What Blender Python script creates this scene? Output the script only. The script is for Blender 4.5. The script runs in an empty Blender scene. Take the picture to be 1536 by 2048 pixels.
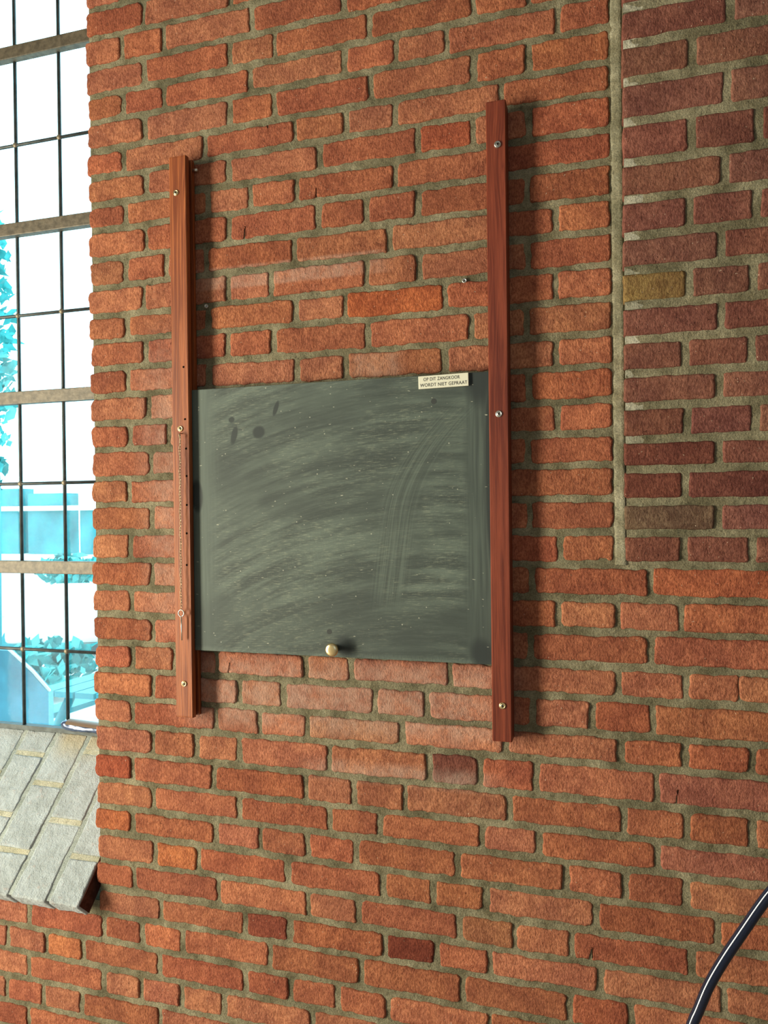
import bpy, bmesh, math, random
import numpy as np
from mathutils import Matrix, Vector

# ------------------------------------------------------------------ camera, world, lights
scene = bpy.context.scene
col = scene.collection
ZO = 1.5                                  # camera height; every z below is measured from the camera's level
cam_data = bpy.data.cameras.new('camera')
cam_data.sensor_fit = 'VERTICAL'
cam_data.sensor_height = 24.0
cam_data.lens = 24.0 * 1500.0 / 2048.0
cam_data.clip_start = 0.02
cam = bpy.data.objects.new('camera', cam_data)
col.objects.link(cam)
R_, U_, F_ = ((0.95779, 0.28723, -0.01150), (0.00905, 0.00988, 0.99991), (-0.28732, 0.95781, -0.00686))
cam.matrix_world = Matrix(((R_[0], U_[0], -F_[0], 0.0), (R_[1], U_[1], -F_[1], -1.45671),
                           (R_[2], U_[2], -F_[2], ZO), (0, 0, 0, 1)))
scene.camera = cam

world = bpy.data.worlds.new('sky')
scene.world = world
world.use_nodes = True
bg = world.node_tree.nodes['Background']
bg.inputs['Color'].default_value = (0.56, 0.88, 1.0, 1)
bg.inputs['Strength'].default_value = 3.8

def area_light(name, loc, aim, sx, sy, power, color):
    d = bpy.data.lights.new(name, 'AREA')
    d.shape = 'RECTANGLE'; d.size = sx; d.size_y = sy
    d.energy = power; d.color = color
    o = bpy.data.objects.new(name, d); col.objects.link(o)
    o.location = loc
    o.rotation_euler = (Vector(aim) - Vector(loc)).to_track_quat('-Z', 'Y').to_euler()
    return o
# daylight that enters through the window in the side wall and an added bluish fill lamp before the solid far wall
area_light('daylight_side_window', (-3.33, -1.95, ZO - 0.25), (0.0, -1.95, ZO - 0.25), 0.75, 2.3, 256, (1.0, 0.90, 0.67))
area_light('cool_fill', (0.6, -4.9, ZO + 0.9), (0.6, 0.0, ZO + 0.6), 1.8, 2.2, 15, (0.50, 0.74, 1.0))

vs = scene.view_settings
vs.view_transform = 'Standard'; vs.look = 'None'; vs.gamma = 1.0; vs.use_curve_mapping = False
vs.exposure = 0.0
scene.cycles.use_denoising = True
scene.cycles.max_bounces = 8
scene.cycles.transparent_max_bounces = 16

# ------------------------------------------------------------------ materials
class NT:
    def __init__(self, name):
        self.m = bpy.data.materials.new(name); self.m.use_nodes = True
        self.t = self.m.node_tree; self.b = self.t.nodes['Principled BSDF']
        self.out = self.t.nodes['Material Output']
    def n(self, typ, **kw):
        nd = self.t.nodes.new(typ)
        for k, v in kw.items():
            if k[0] == '_': setattr(nd, k[1:], v)
        return nd
    def link(self, a, b): self.t.links.new(a, b)
    def val(self, sock, v):
        if hasattr(v, 'is_linked') or isinstance(v, bpy.types.NodeSocket): self.link(v, sock)
        else: sock.default_value = v
    def math(self, op, a, b=0.0, c=None, clamp=False):
        nd = self.n('ShaderNodeMath', _operation=op, _use_clamp=clamp)
        self.val(nd.inputs[0], a); self.val(nd.inputs[1], b)
        if c is not None: self.val(nd.inputs[2], c)
        return nd.outputs[0]
    def mix(self, f, a, b, mode='MIX'):
        nd = self.n('ShaderNodeMix', _data_type='RGBA', _blend_type=mode)
        self.val(nd.inputs[0], f)
        self.val(nd.inputs[6], a if not isinstance(a, tuple) else (*a[:3], 1))
        self.val(nd.inputs[7], b if not isinstance(b, tuple) else (*b[:3], 1))
        return nd.outputs[2]
    def ramp(self, f, lo, hi, a=0.0, b=1.0, smooth=True):
        nd = self.n('ShaderNodeMapRange', _interpolation_type='SMOOTHSTEP' if smooth else 'LINEAR')
        self.val(nd.inputs[0], f)
        for i, v in zip((1, 2, 3, 4), (lo, hi, a, b)): self.val(nd.inputs[i], v)
        return nd.outputs[0]
    def noise(self, vec, scale, detail=3.0, rough=0.55, dist=0.0):
        nd = self.n('ShaderNodeTexNoise')
        if vec is not None: self.link(vec, nd.inputs['Vector'])
        nd.inputs['Scale'].default_value = scale; nd.inputs['Detail'].default_value = detail
        nd.inputs['Roughness'].default_value = rough; nd.inputs['Distortion'].default_value = dist
        return nd.outputs['Fac']
    def pos(self):
        return self.n('ShaderNodeNewGeometry').outputs['Position']
    def objco(self):
        return self.n('ShaderNodeTexCoord').outputs['Object']
    def scale(self, vec, s, loc=(0, 0, 0), rot=(0, 0, 0)):
        nd = self.n('ShaderNodeMapping')
        self.link(vec, nd.inputs['Vector'])
        nd.inputs['Scale'].default_value = s; nd.inputs['Location'].default_value = loc; nd.inputs['Rotation'].default_value = rot
        return nd.outputs[0]
    def sep(self, vec):
        nd = self.n('ShaderNodeSeparateXYZ'); self.link(vec, nd.inputs[0]); return nd.outputs
    def comb(self, x, y, z):
        nd = self.n('ShaderNodeCombineXYZ')
        for i, v in enumerate((x, y, z)): self.val(nd.inputs[i], v)
        return nd.outputs[0]
    def bump(self, h, strength, dist):
        nd = self.n('ShaderNodeBump'); self.link(h, nd.inputs['Height'])
        nd.inputs['Strength'].default_value = strength; nd.inputs['Distance'].default_value = dist
        self.link(nd.outputs[0], self.b.inputs['Normal'])
    def set(self, color=None, rough=None, metal=None, spec=None, coat=None, coat_rough=None):
        for k, v in (('Base Color', color), ('Roughness', rough), ('Metallic', metal), ('Specular IOR Level', spec),
                     ('Coat Weight', coat), ('Coat Roughness', coat_rough)):
            if v is None: continue
            if isinstance(v, tuple): v = (*v[:3], 1)
            self.val(self.b.inputs[k], v)
        return self.m

def band(t, v, a, b, soft):
    return t.math('MULTIPLY', t.ramp(v, a - soft, a + soft), t.ramp(v, b - soft, b + soft, 1.0, 0.0))

def mat_brick(name, dust=True):
    t = NT(name)
    p = t.pos()
    base = t.n('ShaderNodeObjectInfo').outputs['Color']
    big = t.noise(p, 14, 3, 0.6)
    mid = t.noise(p, 55, 4, 0.65)
    fine = t.noise(t.scale(p, (1, 1, 0.5)), 300, 3, 0.8)
    c = t.mix(t.ramp(big, 0.36, 0.68), t.mix(1.0, base, (0.80, 0.76, 0.78), 'MULTIPLY'), t.mix(1.0, base, (1.14, 1.18, 1.12), 'MULTIPLY'))
    c = t.mix(t.ramp(mid, 0.32, 0.70, 0.0, 0.75), c, t.mix(1.0, c, (0.70, 0.62, 0.60), 'MULTIPLY'))
    c = t.mix(t.ramp(fine, 0.36, 0.64, 0.0, 1.0), t.mix(1.0, c, (0.74, 0.70, 0.70), 'MULTIPLY'), t.mix(1.0, c, (1.30, 1.40, 1.38), 'MULTIPLY'))
    pits = t.ramp(t.noise(p, 190, 2, 0.6), 0.24, 0.31, 1.0, 0.0)
    c = t.mix(t.math('MULTIPLY', pits, 0.75), c, t.mix(1.0, c, (0.34, 0.28, 0.28), 'MULTIPLY'))
    specks = t.ramp(t.noise(p, 260, 1, 0.4), 0.755, 0.79)
    c = t.mix(t.math('MULTIPLY', specks, 0.6), c, (0.62, 0.50, 0.38))
    if dust:
        x, y, z = t.sep(p)
        z = t.math('SUBTRACT', z, ZO)
        grain = t.ramp(t.noise(p, 26, 4, 0.7), 0.30, 0.66)
        # chalk dust fallen on the bricks under the board, and a dusty line where the board stops when raised
        d1 = t.math('MULTIPLY', band(t, z, -0.47, -0.32, 0.03), band(t, x, -0.90, -0.20, 0.07))
        d2 = t.math('MULTIPLY', band(t, z, 0.474, 0.520, 0.004), band(t, x, -0.86, -0.44, 0.05))
        d3 = t.math('MULTIPLY', band(t, z, -0.56, -0.525, 0.012), band(t, x, -0.60, -0.22, 0.05))
        d4 = t.math('MULTIPLY', band(t, z, 0.262, 0.312, 0.01), band(t, x, -0.50, -0.40, 0.02))
        d5 = t.math('MULTIPLY', band(t, z, -0.25, 0.35, 0.15), band(t, x, -0.99, -0.88, 0.05))
        d = t.math('ADD', t.math('ADD', t.math('MULTIPLY', d1, 0.48), t.math('MULTIPLY', d2, 0.42)),
                   t.math('ADD', t.math('MULTIPLY', d3, 0.45), t.math('ADD', t.math('MULTIPLY', d4, 0.35), t.math('MULTIPLY', d5, 0.4))))
        c = t.mix(t.math('MULTIPLY', d, t.math('ADD', t.math('MULTIPLY', grain, 0.7), 0.25), clamp=True), c, (0.55, 0.40, 0.32))
    h = t.math('ADD', t.math('MULTIPLY', fine, 0.55), t.math('ADD', mid, t.math('MULTIPLY', pits, -0.5)))
    t.bump(h, 0.9, 0.0045)
    return t.set(c, 0.92, spec=0.2)

def mat_mortar(name, dark, light, grainy=1.0):
    t = NT(name)
    p = t.pos()
    a = t.noise(p, 22, 4, 0.6)
    f = t.noise(p, 420, 3, 0.75)
    g = t.noise(p, 130, 3, 0.7)
    c = t.mix(t.ramp(a, 0.30, 0.72), dark, light)
    c = t.mix(t.ramp(t.noise(p, 7, 4, 0.7), 0.36, 0.62, 0.75, 0.0), c, t.mix(1.0, c, (0.58, 0.60, 0.58), 'MULTIPLY'))
    c = t.mix(t.ramp(f, 0.40, 0.62, 0.0, 0.85), c, t.mix(1.0, c, (1.7, 1.65, 1.6), 'MULTIPLY'))
    c = t.mix(t.ramp(g, 0.55, 0.72, 0.0, 0.7), c, t.mix(1.0, c, (0.42, 0.42, 0.42), 'MULTIPLY'))
    t.bump(t.math('ADD', t.math('MULTIPLY', f, 0.6), g), 0.8 * grainy, 0.004)
    return t.set(c, 0.95, spec=0.15)

def mat_plain(name, color, rough=0.6, metal=0.0, spec=0.5, vary=0.0, scale=40.0, bump=0.0):
    t = NT(name)
    if vary:
        nz = t.noise(t.pos(), scale, 4, 0.6)
        c = t.mix(t.ramp(nz, 0.3, 0.7), tuple(v * (1 - vary) for v in color), tuple(v * (1 + vary) for v in color))
        if bump: t.bump(nz, bump, 0.003)
    else:
        c = color
    return t.set(c, rough, metal, spec)

def mat_wood():
    t = NT('varnished_wood')
    info = t.n('ShaderNodeObjectInfo')
    off = t.math('MULTIPLY', info.outputs['Random'], 37.0)
    o = t.objco()
    x, y, z = t.sep(o)
    v = t.comb(t.math('ADD', x, off), y, t.math('MULTIPLY', z, 0.045))
    wob = t.noise(v, 24, 2, 0.5, 0.6)
    grain = t.noise(t.comb(t.math('ADD', t.math('MULTIPLY', wob, 0.05), t.math('ADD', x, off)), y, t.math('MULTIPLY', z, 0.02)), 210, 3, 0.6)
    fib = t.noise(t.comb(x, y, t.math('MULTIPLY', z, 0.03)), 900, 2, 0.6)
    base = info.outputs['Color']
    c = t.mix(t.ramp(grain, 0.36, 0.66), base, t.mix(1.0, base, (0.50, 0.38, 0.38), 'MULTIPLY'))
    c = t.mix(t.ramp(fib, 0.4, 0.7, 0.0, 0.45), c, t.mix(1.0, c, (1.5, 1.5, 1.5), 'MULTIPLY'))
    t.bump(t.math('ADD', grain, t.math('MULTIPLY', fib, 0.5)), 0.25, 0.0012)
    return t.set(c, 0.48, spec=0.35, coat=0.08, coat_rough=0.25)

def mat_board():
    """slate-green chalkboard paint under wiped chalk; object origin lies at the centre of the board"""
    t = NT('chalkboard_paint')
    o = t.objco()
    x, y, z = t.sep(o)
    def ell(cx, cz, rx, rz, ang, soft=0.35):
        ca, sa = math.cos(ang), math.sin(ang)
        dx = t.math('SUBTRACT', x, cx); dz = t.math('SUBTRACT', z, cz)
        u = t.math('ADD', t.math('MULTIPLY', dx, ca / rx), t.math('MULTIPLY', dz, sa / rx))
        w = t.math('ADD', t.math('MULTIPLY', dx, -sa / rz), t.math('MULTIPLY', dz, ca / rz))
        return t.ramp(t.math('ADD', t.math('MULTIPLY', u, u), t.math('MULTIPLY', w, w)), 1 - soft, 1 + soft, 1.0, 0.0)
    # wiping arcs: noise in polar coordinates about a point below the board (the arm that wiped it)
    wx = t.math('SUBTRACT', x, 0.20); wz = t.math('ADD', z, 0.95)
    r = t.math('SQRT', t.math('ADD', t.math('MULTIPLY', wx, wx), t.math('MULTIPLY', wz, wz)))
    th = t.math('ARCTAN2', wx, wz)
    arc1 = t.noise(t.comb(t.math('MULTIPLY', r, 1.0), t.math('MULTIPLY', th, 0.10), 0.0), 34, 3, 0.65)
    arc2 = t.noise(t.comb(t.math('MULTIPLY', r, 1.0), t.math('MULTIPLY', th, 0.03), 3.0), 190, 2, 0.6)
    patch = t.noise(t.comb(t.math('MULTIPLY', x, 0.6), 0.0, z), 6.5, 3, 0.6)
    hatch = t.noise(t.comb(t.math('MULTIPLY', x, 0.10), 0.0, t.math('ADD', z, t.math('MULTIPLY', x, -0.06))), 430, 3, 0.75)
    weave = t.noise(t.comb(x, 0.0, t.math('MULTIPLY', z, 0.16)), 430, 3, 0.75)
    m = t.math('MULTIPLY', t.ramp(arc1, 0.37, 0.63), 0.66)
    m = t.math('ADD', m, t.math('MULTIPLY', t.ramp(arc2, 0.35, 0.7), 0.24))
    m = t.math('MULTIPLY', m, t.ramp(patch, 0.25, 0.7, 0.35, 1.25))
    hz = t.math('MULTIPLY', t.ramp(hatch, 0.50, 0.70), t.ramp(patch, 0.40, 0.62, 0.10, 0.85))
    m = t.math('ADD', m, hz)
    m = t.math('ADD', m, t.math('MULTIPLY', t.ramp(weave, 0.5, 0.72), t.ramp(patch, 0.45, 0.7, 0.05, 0.38)))
    # border strips wiped up and down, and the long upright stroke
    edge_l = t.ramp(x, -0.300, -0.245, 1.0, 0.0)
    edge_r = t.ramp(x, 0.262, 0.285)
    strip = t.noise(t.comb(x, 0.0, t.math('MULTIPLY', z, 0.04)), 150, 2, 0.5)
    m = t.math('ADD', t.math('MULTIPLY', m, t.math('SUBTRACT', 1.0, edge_l)), t.math('MULTIPLY', edge_l, t.ramp(strip, 0.3, 0.7, 0.55, 0.85)))
    m = t.math('ADD', t.math('MULTIPLY', m, t.math('SUBTRACT', 1.0, edge_r)), t.math('MULTIPLY', edge_r, t.ramp(strip, 0.3, 0.7, 0.10, 0.55)))
    line = t.math('SUBTRACT', t.math('SUBTRACT', x, 0.135), t.math('MULTIPLY', z, 0.13))
    line = t.math('SUBTRACT', line, t.math('MULTIPLY', t.math('MULTIPLY', t.math('MAXIMUM', z, 0.0), t.math('MAXIMUM', z, 0.0)), 2.2))
    up = t.math('MULTIPLY', t.ramp(t.math('ABSOLUTE', line), 0.018, 0.045, 1.0, 0.0), t.math('MULTIPLY', t.ramp(z, -0.20, -0.13), t.ramp(z, 0.16, 0.24, 1.0, 0.0)))
    upn = t.noise(t.comb(line, 0.0, t.math('MULTIPLY', z, 0.02)), 260, 2, 0.5)
    m = t.math('ADD', t.math('MULTIPLY', m, t.math('SUBTRACT', 1.0, t.math('MULTIPLY', up, 0.7))), t.math('MULTIPLY', up, t.ramp(upn, 0.35, 0.7, 0.08, 0.62)))
    # the calmer, darker foot of the board, and a pale line along its lower edge
    foot = t.math('MULTIPLY', t.ramp(z, -0.215, -0.13, 1.0, 0.0), 0.5)
    m = t.math('MULTIPLY', m, t.math('SUBTRACT', 1.0, foot))
    m = t.math('ADD', m, t.math('MULTIPLY', t.ramp(z, -0.279, -0.268, 1.0, 0.0), t.ramp(weave, 0.35, 0.65, 0.15, 0.6)))
    m = t.math('ADD', t.math('MULTIPLY', m, 0.85), 0.20)
    # finger marks, bare corner beside the sign, rubbed paint round the knob
    dark = None
    for e in ((-0.222, 0.180, 0.007, 0.020, -0.25), (-0.228, 0.213, 0.007, 0.006, 0.3), (-0.165, 0.184, 0.014, 0.013, 0.5),
              (-0.125, 0.232, 0.005, 0.016, -0.35), (-0.313, 0.052, 0.014, 0.034, 0.05), (0.302, 0.268, 0.028, 0.050, 0.0),
              (0.322, 0.10, 0.010, 0.19, 0.0), (0.020, -0.258, 0.022, 0.020, 0.0), (0.302, -0.262, 0.022, 0.03, 0.3)):
        k = ell(*e, soft=0.8 if e[2] > 0.015 else 0.45)
        dark = k if dark is None else t.math('MAXIMUM', dark, k)
    m = t.math('MULTIPLY', m, t.math('SUBTRACT', 1.0, t.math('MULTIPLY', dark, 0.93)))
    vor = t.n('ShaderNodeTexVoronoi'); t.link(o, vor.inputs['Vector']); vor.inputs['Scale'].default_value = 62
    speck = t.math('MULTIPLY', t.ramp(vor.outputs['Distance'], 0.05, 0.11, 1.0, 0.0), t.ramp(t.sep(vor.outputs['Color'])[0], 0.80, 0.84))
    dash = t.noise(t.comb(t.math('MULTIPLY', x, 0.3), 0.0, z), 260, 1, 0.4)
    speck = t.math('MAXIMUM', speck, t.ramp(dash, 0.745, 0.78))
    c = t.mix(t.math('MULTIPLY', m, 0.78, clamp=True), (0.020, 0.028, 0.028), (0.132, 0.170, 0.142))
    fine_mask = t.math('MULTIPLY', t.math('SUBTRACT', 1.0, dark), t.math('SUBTRACT', 1.0, t.math('MAXIMUM', edge_l, edge_r)))
    c = t.mix(t.math('MULTIPLY', t.math('MULTIPLY', hz, 0.5, clamp=True), fine_mask), c, (0.27, 0.275, 0.19))
    c = t.mix(t.math('MULTIPLY', speck, 0.7), c, (0.48, 0.48, 0.38))
    t.bump(weave, 0.12, 0.0008)
    return t.set(c, 0.62, spec=0.4)

def mat_sill_brick():
    t = NT('whitewashed_brick')
    p = t.pos()
    a = t.noise(p, 20, 4, 0.65); b = t.noise(p, 240, 3, 0.7); d = t.noise(p, 70, 3, 0.6)
    x, y, z = t.sep(p)
    c = t.mix(t.ramp(a, 0.32, 0.68), (0.35, 0.385, 0.39), (0.46, 0.51, 0.53))
    c = t.mix(t.ramp(d, 0.60, 0.74, 0.0, 0.35), c, (0.48, 0.33, 0.28))
    stain = t.math('MULTIPLY', t.ramp(y, 0.165, 0.22), t.ramp(x, -1.45, -1.39))
    c = t.mix(t.math('MULTIPLY', stain, 0.6), c, (0.50, 0.39, 0.20))
    t.bump(t.math('ADD', b, t.math('MULTIPLY', d, 1.5)), 0.7, 0.0035)
    return t.set(c, 0.85, spec=0.25)

def mat_glass():
    t = NT('window_glass')
    n = t.t.nodes
    tr = n.new('ShaderNodeBsdfTransparent'); tr.inputs[0].default_value = (0.93, 0.97, 0.97, 1)
    gl = n.new('ShaderNodeBsdfGlossy'); gl.inputs['Roughness'].default_value = 0.05
    mx = n.new('ShaderNodeMixShader'); mx.inputs[0].default_value = 0.002
    t.link(tr.outputs[0], mx.inputs[1]); t.link(gl.outputs[0], mx.inputs[2])
    t.link(mx.outputs[0], t.out.inputs['Surface'])
    n.remove(t.b)
    return t.m

M = {}
M['brick'] = mat_brick('red_brick')
M['pier_brick'] = mat_brick('dusky_brick', dust=False)
M['mortar'] = mat_mortar('olive_mortar', (0.125, 0.110, 0.067), (0.255, 0.232, 0.155))
M['pale_mortar'] = mat_mortar('pale_mortar', (0.17, 0.155, 0.10), (0.33, 0.31, 0.225), 0.8)
M['tab_mortar'] = mat_mortar('fresh_mortar', (0.26, 0.245, 0.18), (0.44, 0.42, 0.34), 0.7)
M['sill_mortar'] = mat_mortar('sill_mortar', (0.31, 0.345, 0.32), (0.40, 0.44, 0.42), 0.6)
M['ochre_mortar'] = mat_mortar('ochre_mortar', (0.40, 0.385, 0.28), (0.48, 0.47, 0.38), 0.6)
M['wood'] = mat_wood()
M['board'] = mat_board()
M['board_edge'] = mat_plain('board_edge', (0.03, 0.035, 0.034), 0.7)
M['brass'] = mat_plain('brass', (0.80, 0.64, 0.36), 0.30, 1.0)
M['steel'] = mat_plain('steel', (0.62, 0.62, 0.58), 0.36, 1.0)
M['chain'] = mat_plain('tarnished_brass', (0.42, 0.36, 0.24), 0.42, 0.9)
M['shaded_end'] = mat_plain('shaded_brick_end', (0.075, 0.030, 0.022), 0.9, spec=0.1, vary=0.3, scale=80)  # brick tone darkened to carry the shade on the sill's end
M['dark_metal'] = mat_plain('dark_recess', (0.015, 0.014, 0.012), 0.6)
M['hole'] = mat_plain('bore_hole', (0.006, 0.005, 0.004), 0.9, spec=0.0)
M['sign'] = mat_plain('cream_plastic', (0.74, 0.73, 0.60), 0.25, spec=0.6)
M['ink'] = mat_plain('black_engraving', (0.02, 0.02, 0.022), 0.6)
M['lead'] = mat_plain('lead_came', (0.055, 0.065, 0.065), 0.5, 0.5, vary=0.3)
M['iron'] = mat_plain('bronze_iron', (0.115, 0.095, 0.066), 0.5, 0.2, vary=0.35, scale=60, bump=0.3)
M['solder'] = mat_plain('solder', (0.24, 0.20, 0.14), 0.5, 0.5)
M['glass'] = mat_glass()
M['sill_brick'] = mat_sill_brick()
M['tube'] = mat_plain('black_lacquer', (0.003, 0.008, 0.026), 0.17, 0.0, 0.8)
M['rubber'] = mat_plain('rubber', (0.02, 0.02, 0.02), 0.8)
M['plaster'] = mat_plain('plaster', (0.30, 0.29, 0.27), 0.9, vary=0.06, scale=6)
M['floor'] = mat_plain('stone_floor', (0.26, 0.22, 0.19), 0.6, vary=0.2, scale=5)
M['foil'] = mat_plain('glossy_foil', (0.05, 0.075, 0.14), 0.2, 0.35, 0.8, vary=0.6, scale=30)
M['label_paper'] = mat_plain('brown_wrap', (0.22, 0.15, 0.10), 0.35)

# measured on the wall: bed joint heights (mm from camera level; window side, pier side) and upright joints per course (mm)
BED = [(1139.0,1134.4), (1074.2,1071.9), (1007.3,1009.4), (943.8,946.9), (883.6,885.1), (818.8,819.9), (756.3,762.9), (696.0,697.6), (636.8,635.9), (571.9,570.5), (508.0,509.6), (442.3,445.9), (384.8,382.2), (322.6,318.8), (260.3,257.3), (197.4,193.4), (136.7,134.4), (71.8,74.1), (11.1,10.6), (-49.7,-51.3), (-114.3,-113.0), (-177.1,-175.4), (-238.0,-238.7), (-302.7,-303.1), (-365.4,-362.8), (-427.0,-429.6), (-489.8,-488.0), (-554.9,-556.3), (-618.1,-620.4), (-680.7,-679.0), (-739.0,-742.8), (-804.3,-803.8), (-867.5,-865.6), (-928.1,-924.1), (-990.6,-990.6), (-1053.1,-1053.1), (-1115.6,-1115.6), (-1178.1,-1178.1), (-1240.6,-1240.6), (-1303.1,-1303.1)]
JOINTS = {
    0: [-1040],
    1: [-983, -769],
    2: [-1041, -933, -720, -509],
    3: [-983, -772, -666, -457, -245, -139],
    4: [-1038, -934, -724, -509, -401, -297, -85],
    5: [-985, -774, -668, -455, -244, -139],
    6: [-1041, -833, -623, -511, -403, -191],
    7: [-982, -777, -568, -358, -248, -140],
    8: [-1036, -830, -727, -619, -407, -188],
    9: [-985, -779, -573, -467, -359, -144],
    10: [-1038, -933, -833, -628, -419, -199, -93],
    11: [-992, -783, -680, -468, -358, -144],
    12: [-1038, -832, -625, -516, -306, -199, -92],
    13: [-990, -785, -678, -467, -255, -146],
    14: [-1036, -832, -624, -516, -307, -202, -92],
    15: [-984, -146],
    16: [-1034, -933, -91],
    17: [-979, -149],
    18: [-1036],
    19: [-979, -146],
    20: [-1035, -90],
    21: [-979, -143, 72],
    22: [-1035, -94, 14, 124],
    23: [-980, -147, 70],
    24: [-1034, -927, -821, -614, -512, -305, -195, 14, 130],
    25: [-981, -768, -664, -461, -353, -144, -35, 75],
    26: [-1036, -826, -721, -612, -404, -195, 17, 129, 239],
    27: [-983, -875, -771, -561, -349, -245, -138, 80],
    28: [-1038, -832, -618, -508, -400, -190, 22, 131, 240],
    29: [-984, -773, -563, -453, -243, -134, 80],
    30: [-1040, -829, -723, -614, -505, -294, -85, 22, 130],
    31: [-982, -873, -660, -449, -343, -238, -29, 180],
    32: [-1037, -824, -614, -502, -290, -182, -76, 136],
    33: [-969, -761, -656, -445, -338, -232, -24, 190],
    34: [-1329, -1122, -1019, -914, -704, -498, -286, -80, 31],
    35: [-1281, -1179, -974, -762, -656, -550, -441, -233],
    36: [-1334, -1124, -1023, -920, -815, -608],
    37: [-1400, -1293, -1183, -976],
    38: [-1336, -1126],
}

# ------------------------------------------------------------------ helpers
def link_mesh(name, me, mat, parent=None, loc=(0, 0, 0), rot=(0, 0, 0), smooth=True, color=None):
    """loc is in world space when the parent is not rotated, else in the parent's space"""
    o = bpy.data.objects.new(name, me); col.objects.link(o)
    if mat is not None and not me.materials: me.materials.append(mat)
    if parent is not None:
        o.parent = parent
        if parent.rotation_euler.x == 0.0:
            p = parent; off = Vector((0, 0, 0))
            while p is not None: off += p.location; p = p.parent
            loc = Vector(loc) - off
    o.location = loc; o.rotation_euler = rot
    if smooth:
        me.polygons.foreach_set('use_smooth', [True] * len(me.polygons))
    if color: o.color = (*color, 1.0)
    return o

def bm_mesh(bm, name):
    bmesh.ops.recalc_face_normals(bm, faces=bm.faces)
    me = bpy.data.meshes.new(name); bm.to_mesh(me); bm.free(); return me

def empty(name, loc, rot=(0, 0, 0)):
    o = bpy.data.objects.new(name, None); col.objects.link(o)
    o.empty_display_size = 0.05
    o.location = loc; o.rotation_euler = rot; return o

def tag(o, label, cat, group=None):
    o['label'] = label; o['category'] = cat
    if group: o['group'] = group
    return o

def structure(o, label=None):
    o['kind'] = 'structure'
    if label: o['label'] = label
    return o

def add_box(bm, x0, x1, y0, y1, z0, z1):
    v = [bm.verts.new(c) for c in ((x0, y0, z0), (x1, y0, z0), (x1, y1, z0), (x0, y1, z0), (x0, y0, z1), (x1, y0, z1), (x1, y1, z1), (x0, y1, z1))]
    for f in ((0, 3, 2, 1), (4, 5, 6, 7), (0, 1, 5, 4), (1, 2, 6, 5), (2, 3, 7, 6), (3, 0, 4, 7)):
        bm.faces.new([v[i] for i in f])
    return v

def box_mesh(name, sx, sy, sz, bevel=0.0, seg=2):
    bm = bmesh.new(); add_box(bm, -sx / 2, sx / 2, -sy / 2, sy / 2, -sz / 2, sz / 2)
    if bevel: bmesh.ops.bevel(bm, geom=bm.edges[:], offset=bevel, segments=seg, profile=0.6, affect='EDGES')
    return bm_mesh(bm, name)

def lathe(bm, prof, n=24, M4=None):
    """prof: (radius, height) pairs turned about the local Z axis"""
    rings = []
    for r, h in prof:
        if r < 1e-6: rings.append([bm.verts.new((0, 0, h))])
        else: rings.append([bm.verts.new((r * math.cos(2 * math.pi * i / n), r * math.sin(2 * math.pi * i / n), h)) for i in range(n)])
    vs_ = [v for r in rings for v in r]
    for a, b in zip(rings, rings[1:]):
        for i in range(n):
            j = (i + 1) % n
            if len(a) == 1 and len(b) == 1: continue
            if len(a) == 1: bm.faces.new((a[0], b[i], b[j]))
            elif len(b) == 1: bm.faces.new((a[i], b[0], a[j]))
            else: bm.faces.new((a[i], b[i], b[j], a[j]))
    if M4 is not None: bmesh.ops.transform(bm, matrix=M4, verts=vs_)
    return vs_

def tube(bm, pts, radius, n=10, cap=True, closed=False):
    pts = [Vector(p) for p in pts]
    rad = radius if isinstance(radius, (list, tuple)) else [radius] * len(pts)
    rings = []; up = None
    m = len(pts)
    for i, p in enumerate(pts):
        a = pts[(i - 1) % m] if (closed or i > 0) else p
        b = pts[(i + 1) % m] if (closed or i < m - 1) else p
        d = (b - a).normalized()
        if up is None:
            up = d.orthogonal().normalized()
        else:
            up = (up - d * up.dot(d)).normalized()
        s = d.cross(up)
        rings.append([bm.verts.new(p + (up * math.cos(t) + s * math.sin(t)) * rad[i]) for t in (2 * math.pi * k / n for k in range(n))])
    for i in range(m if closed else m - 1):
        a, b = rings[i], rings[(i + 1) % m]
        for k in range(n): bm.faces.new((a[k], a[(k + 1) % n], b[(k + 1) % n], b[k]))
    if cap and not closed:
        bm.faces.new(rings[0][::-1]); bm.faces.new(rings[-1])

TOROOM = Matrix.Rotation(math.radians(90), 4, 'X')      # turns local +Z to world -Y (out of the wall, to the room)

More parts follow.
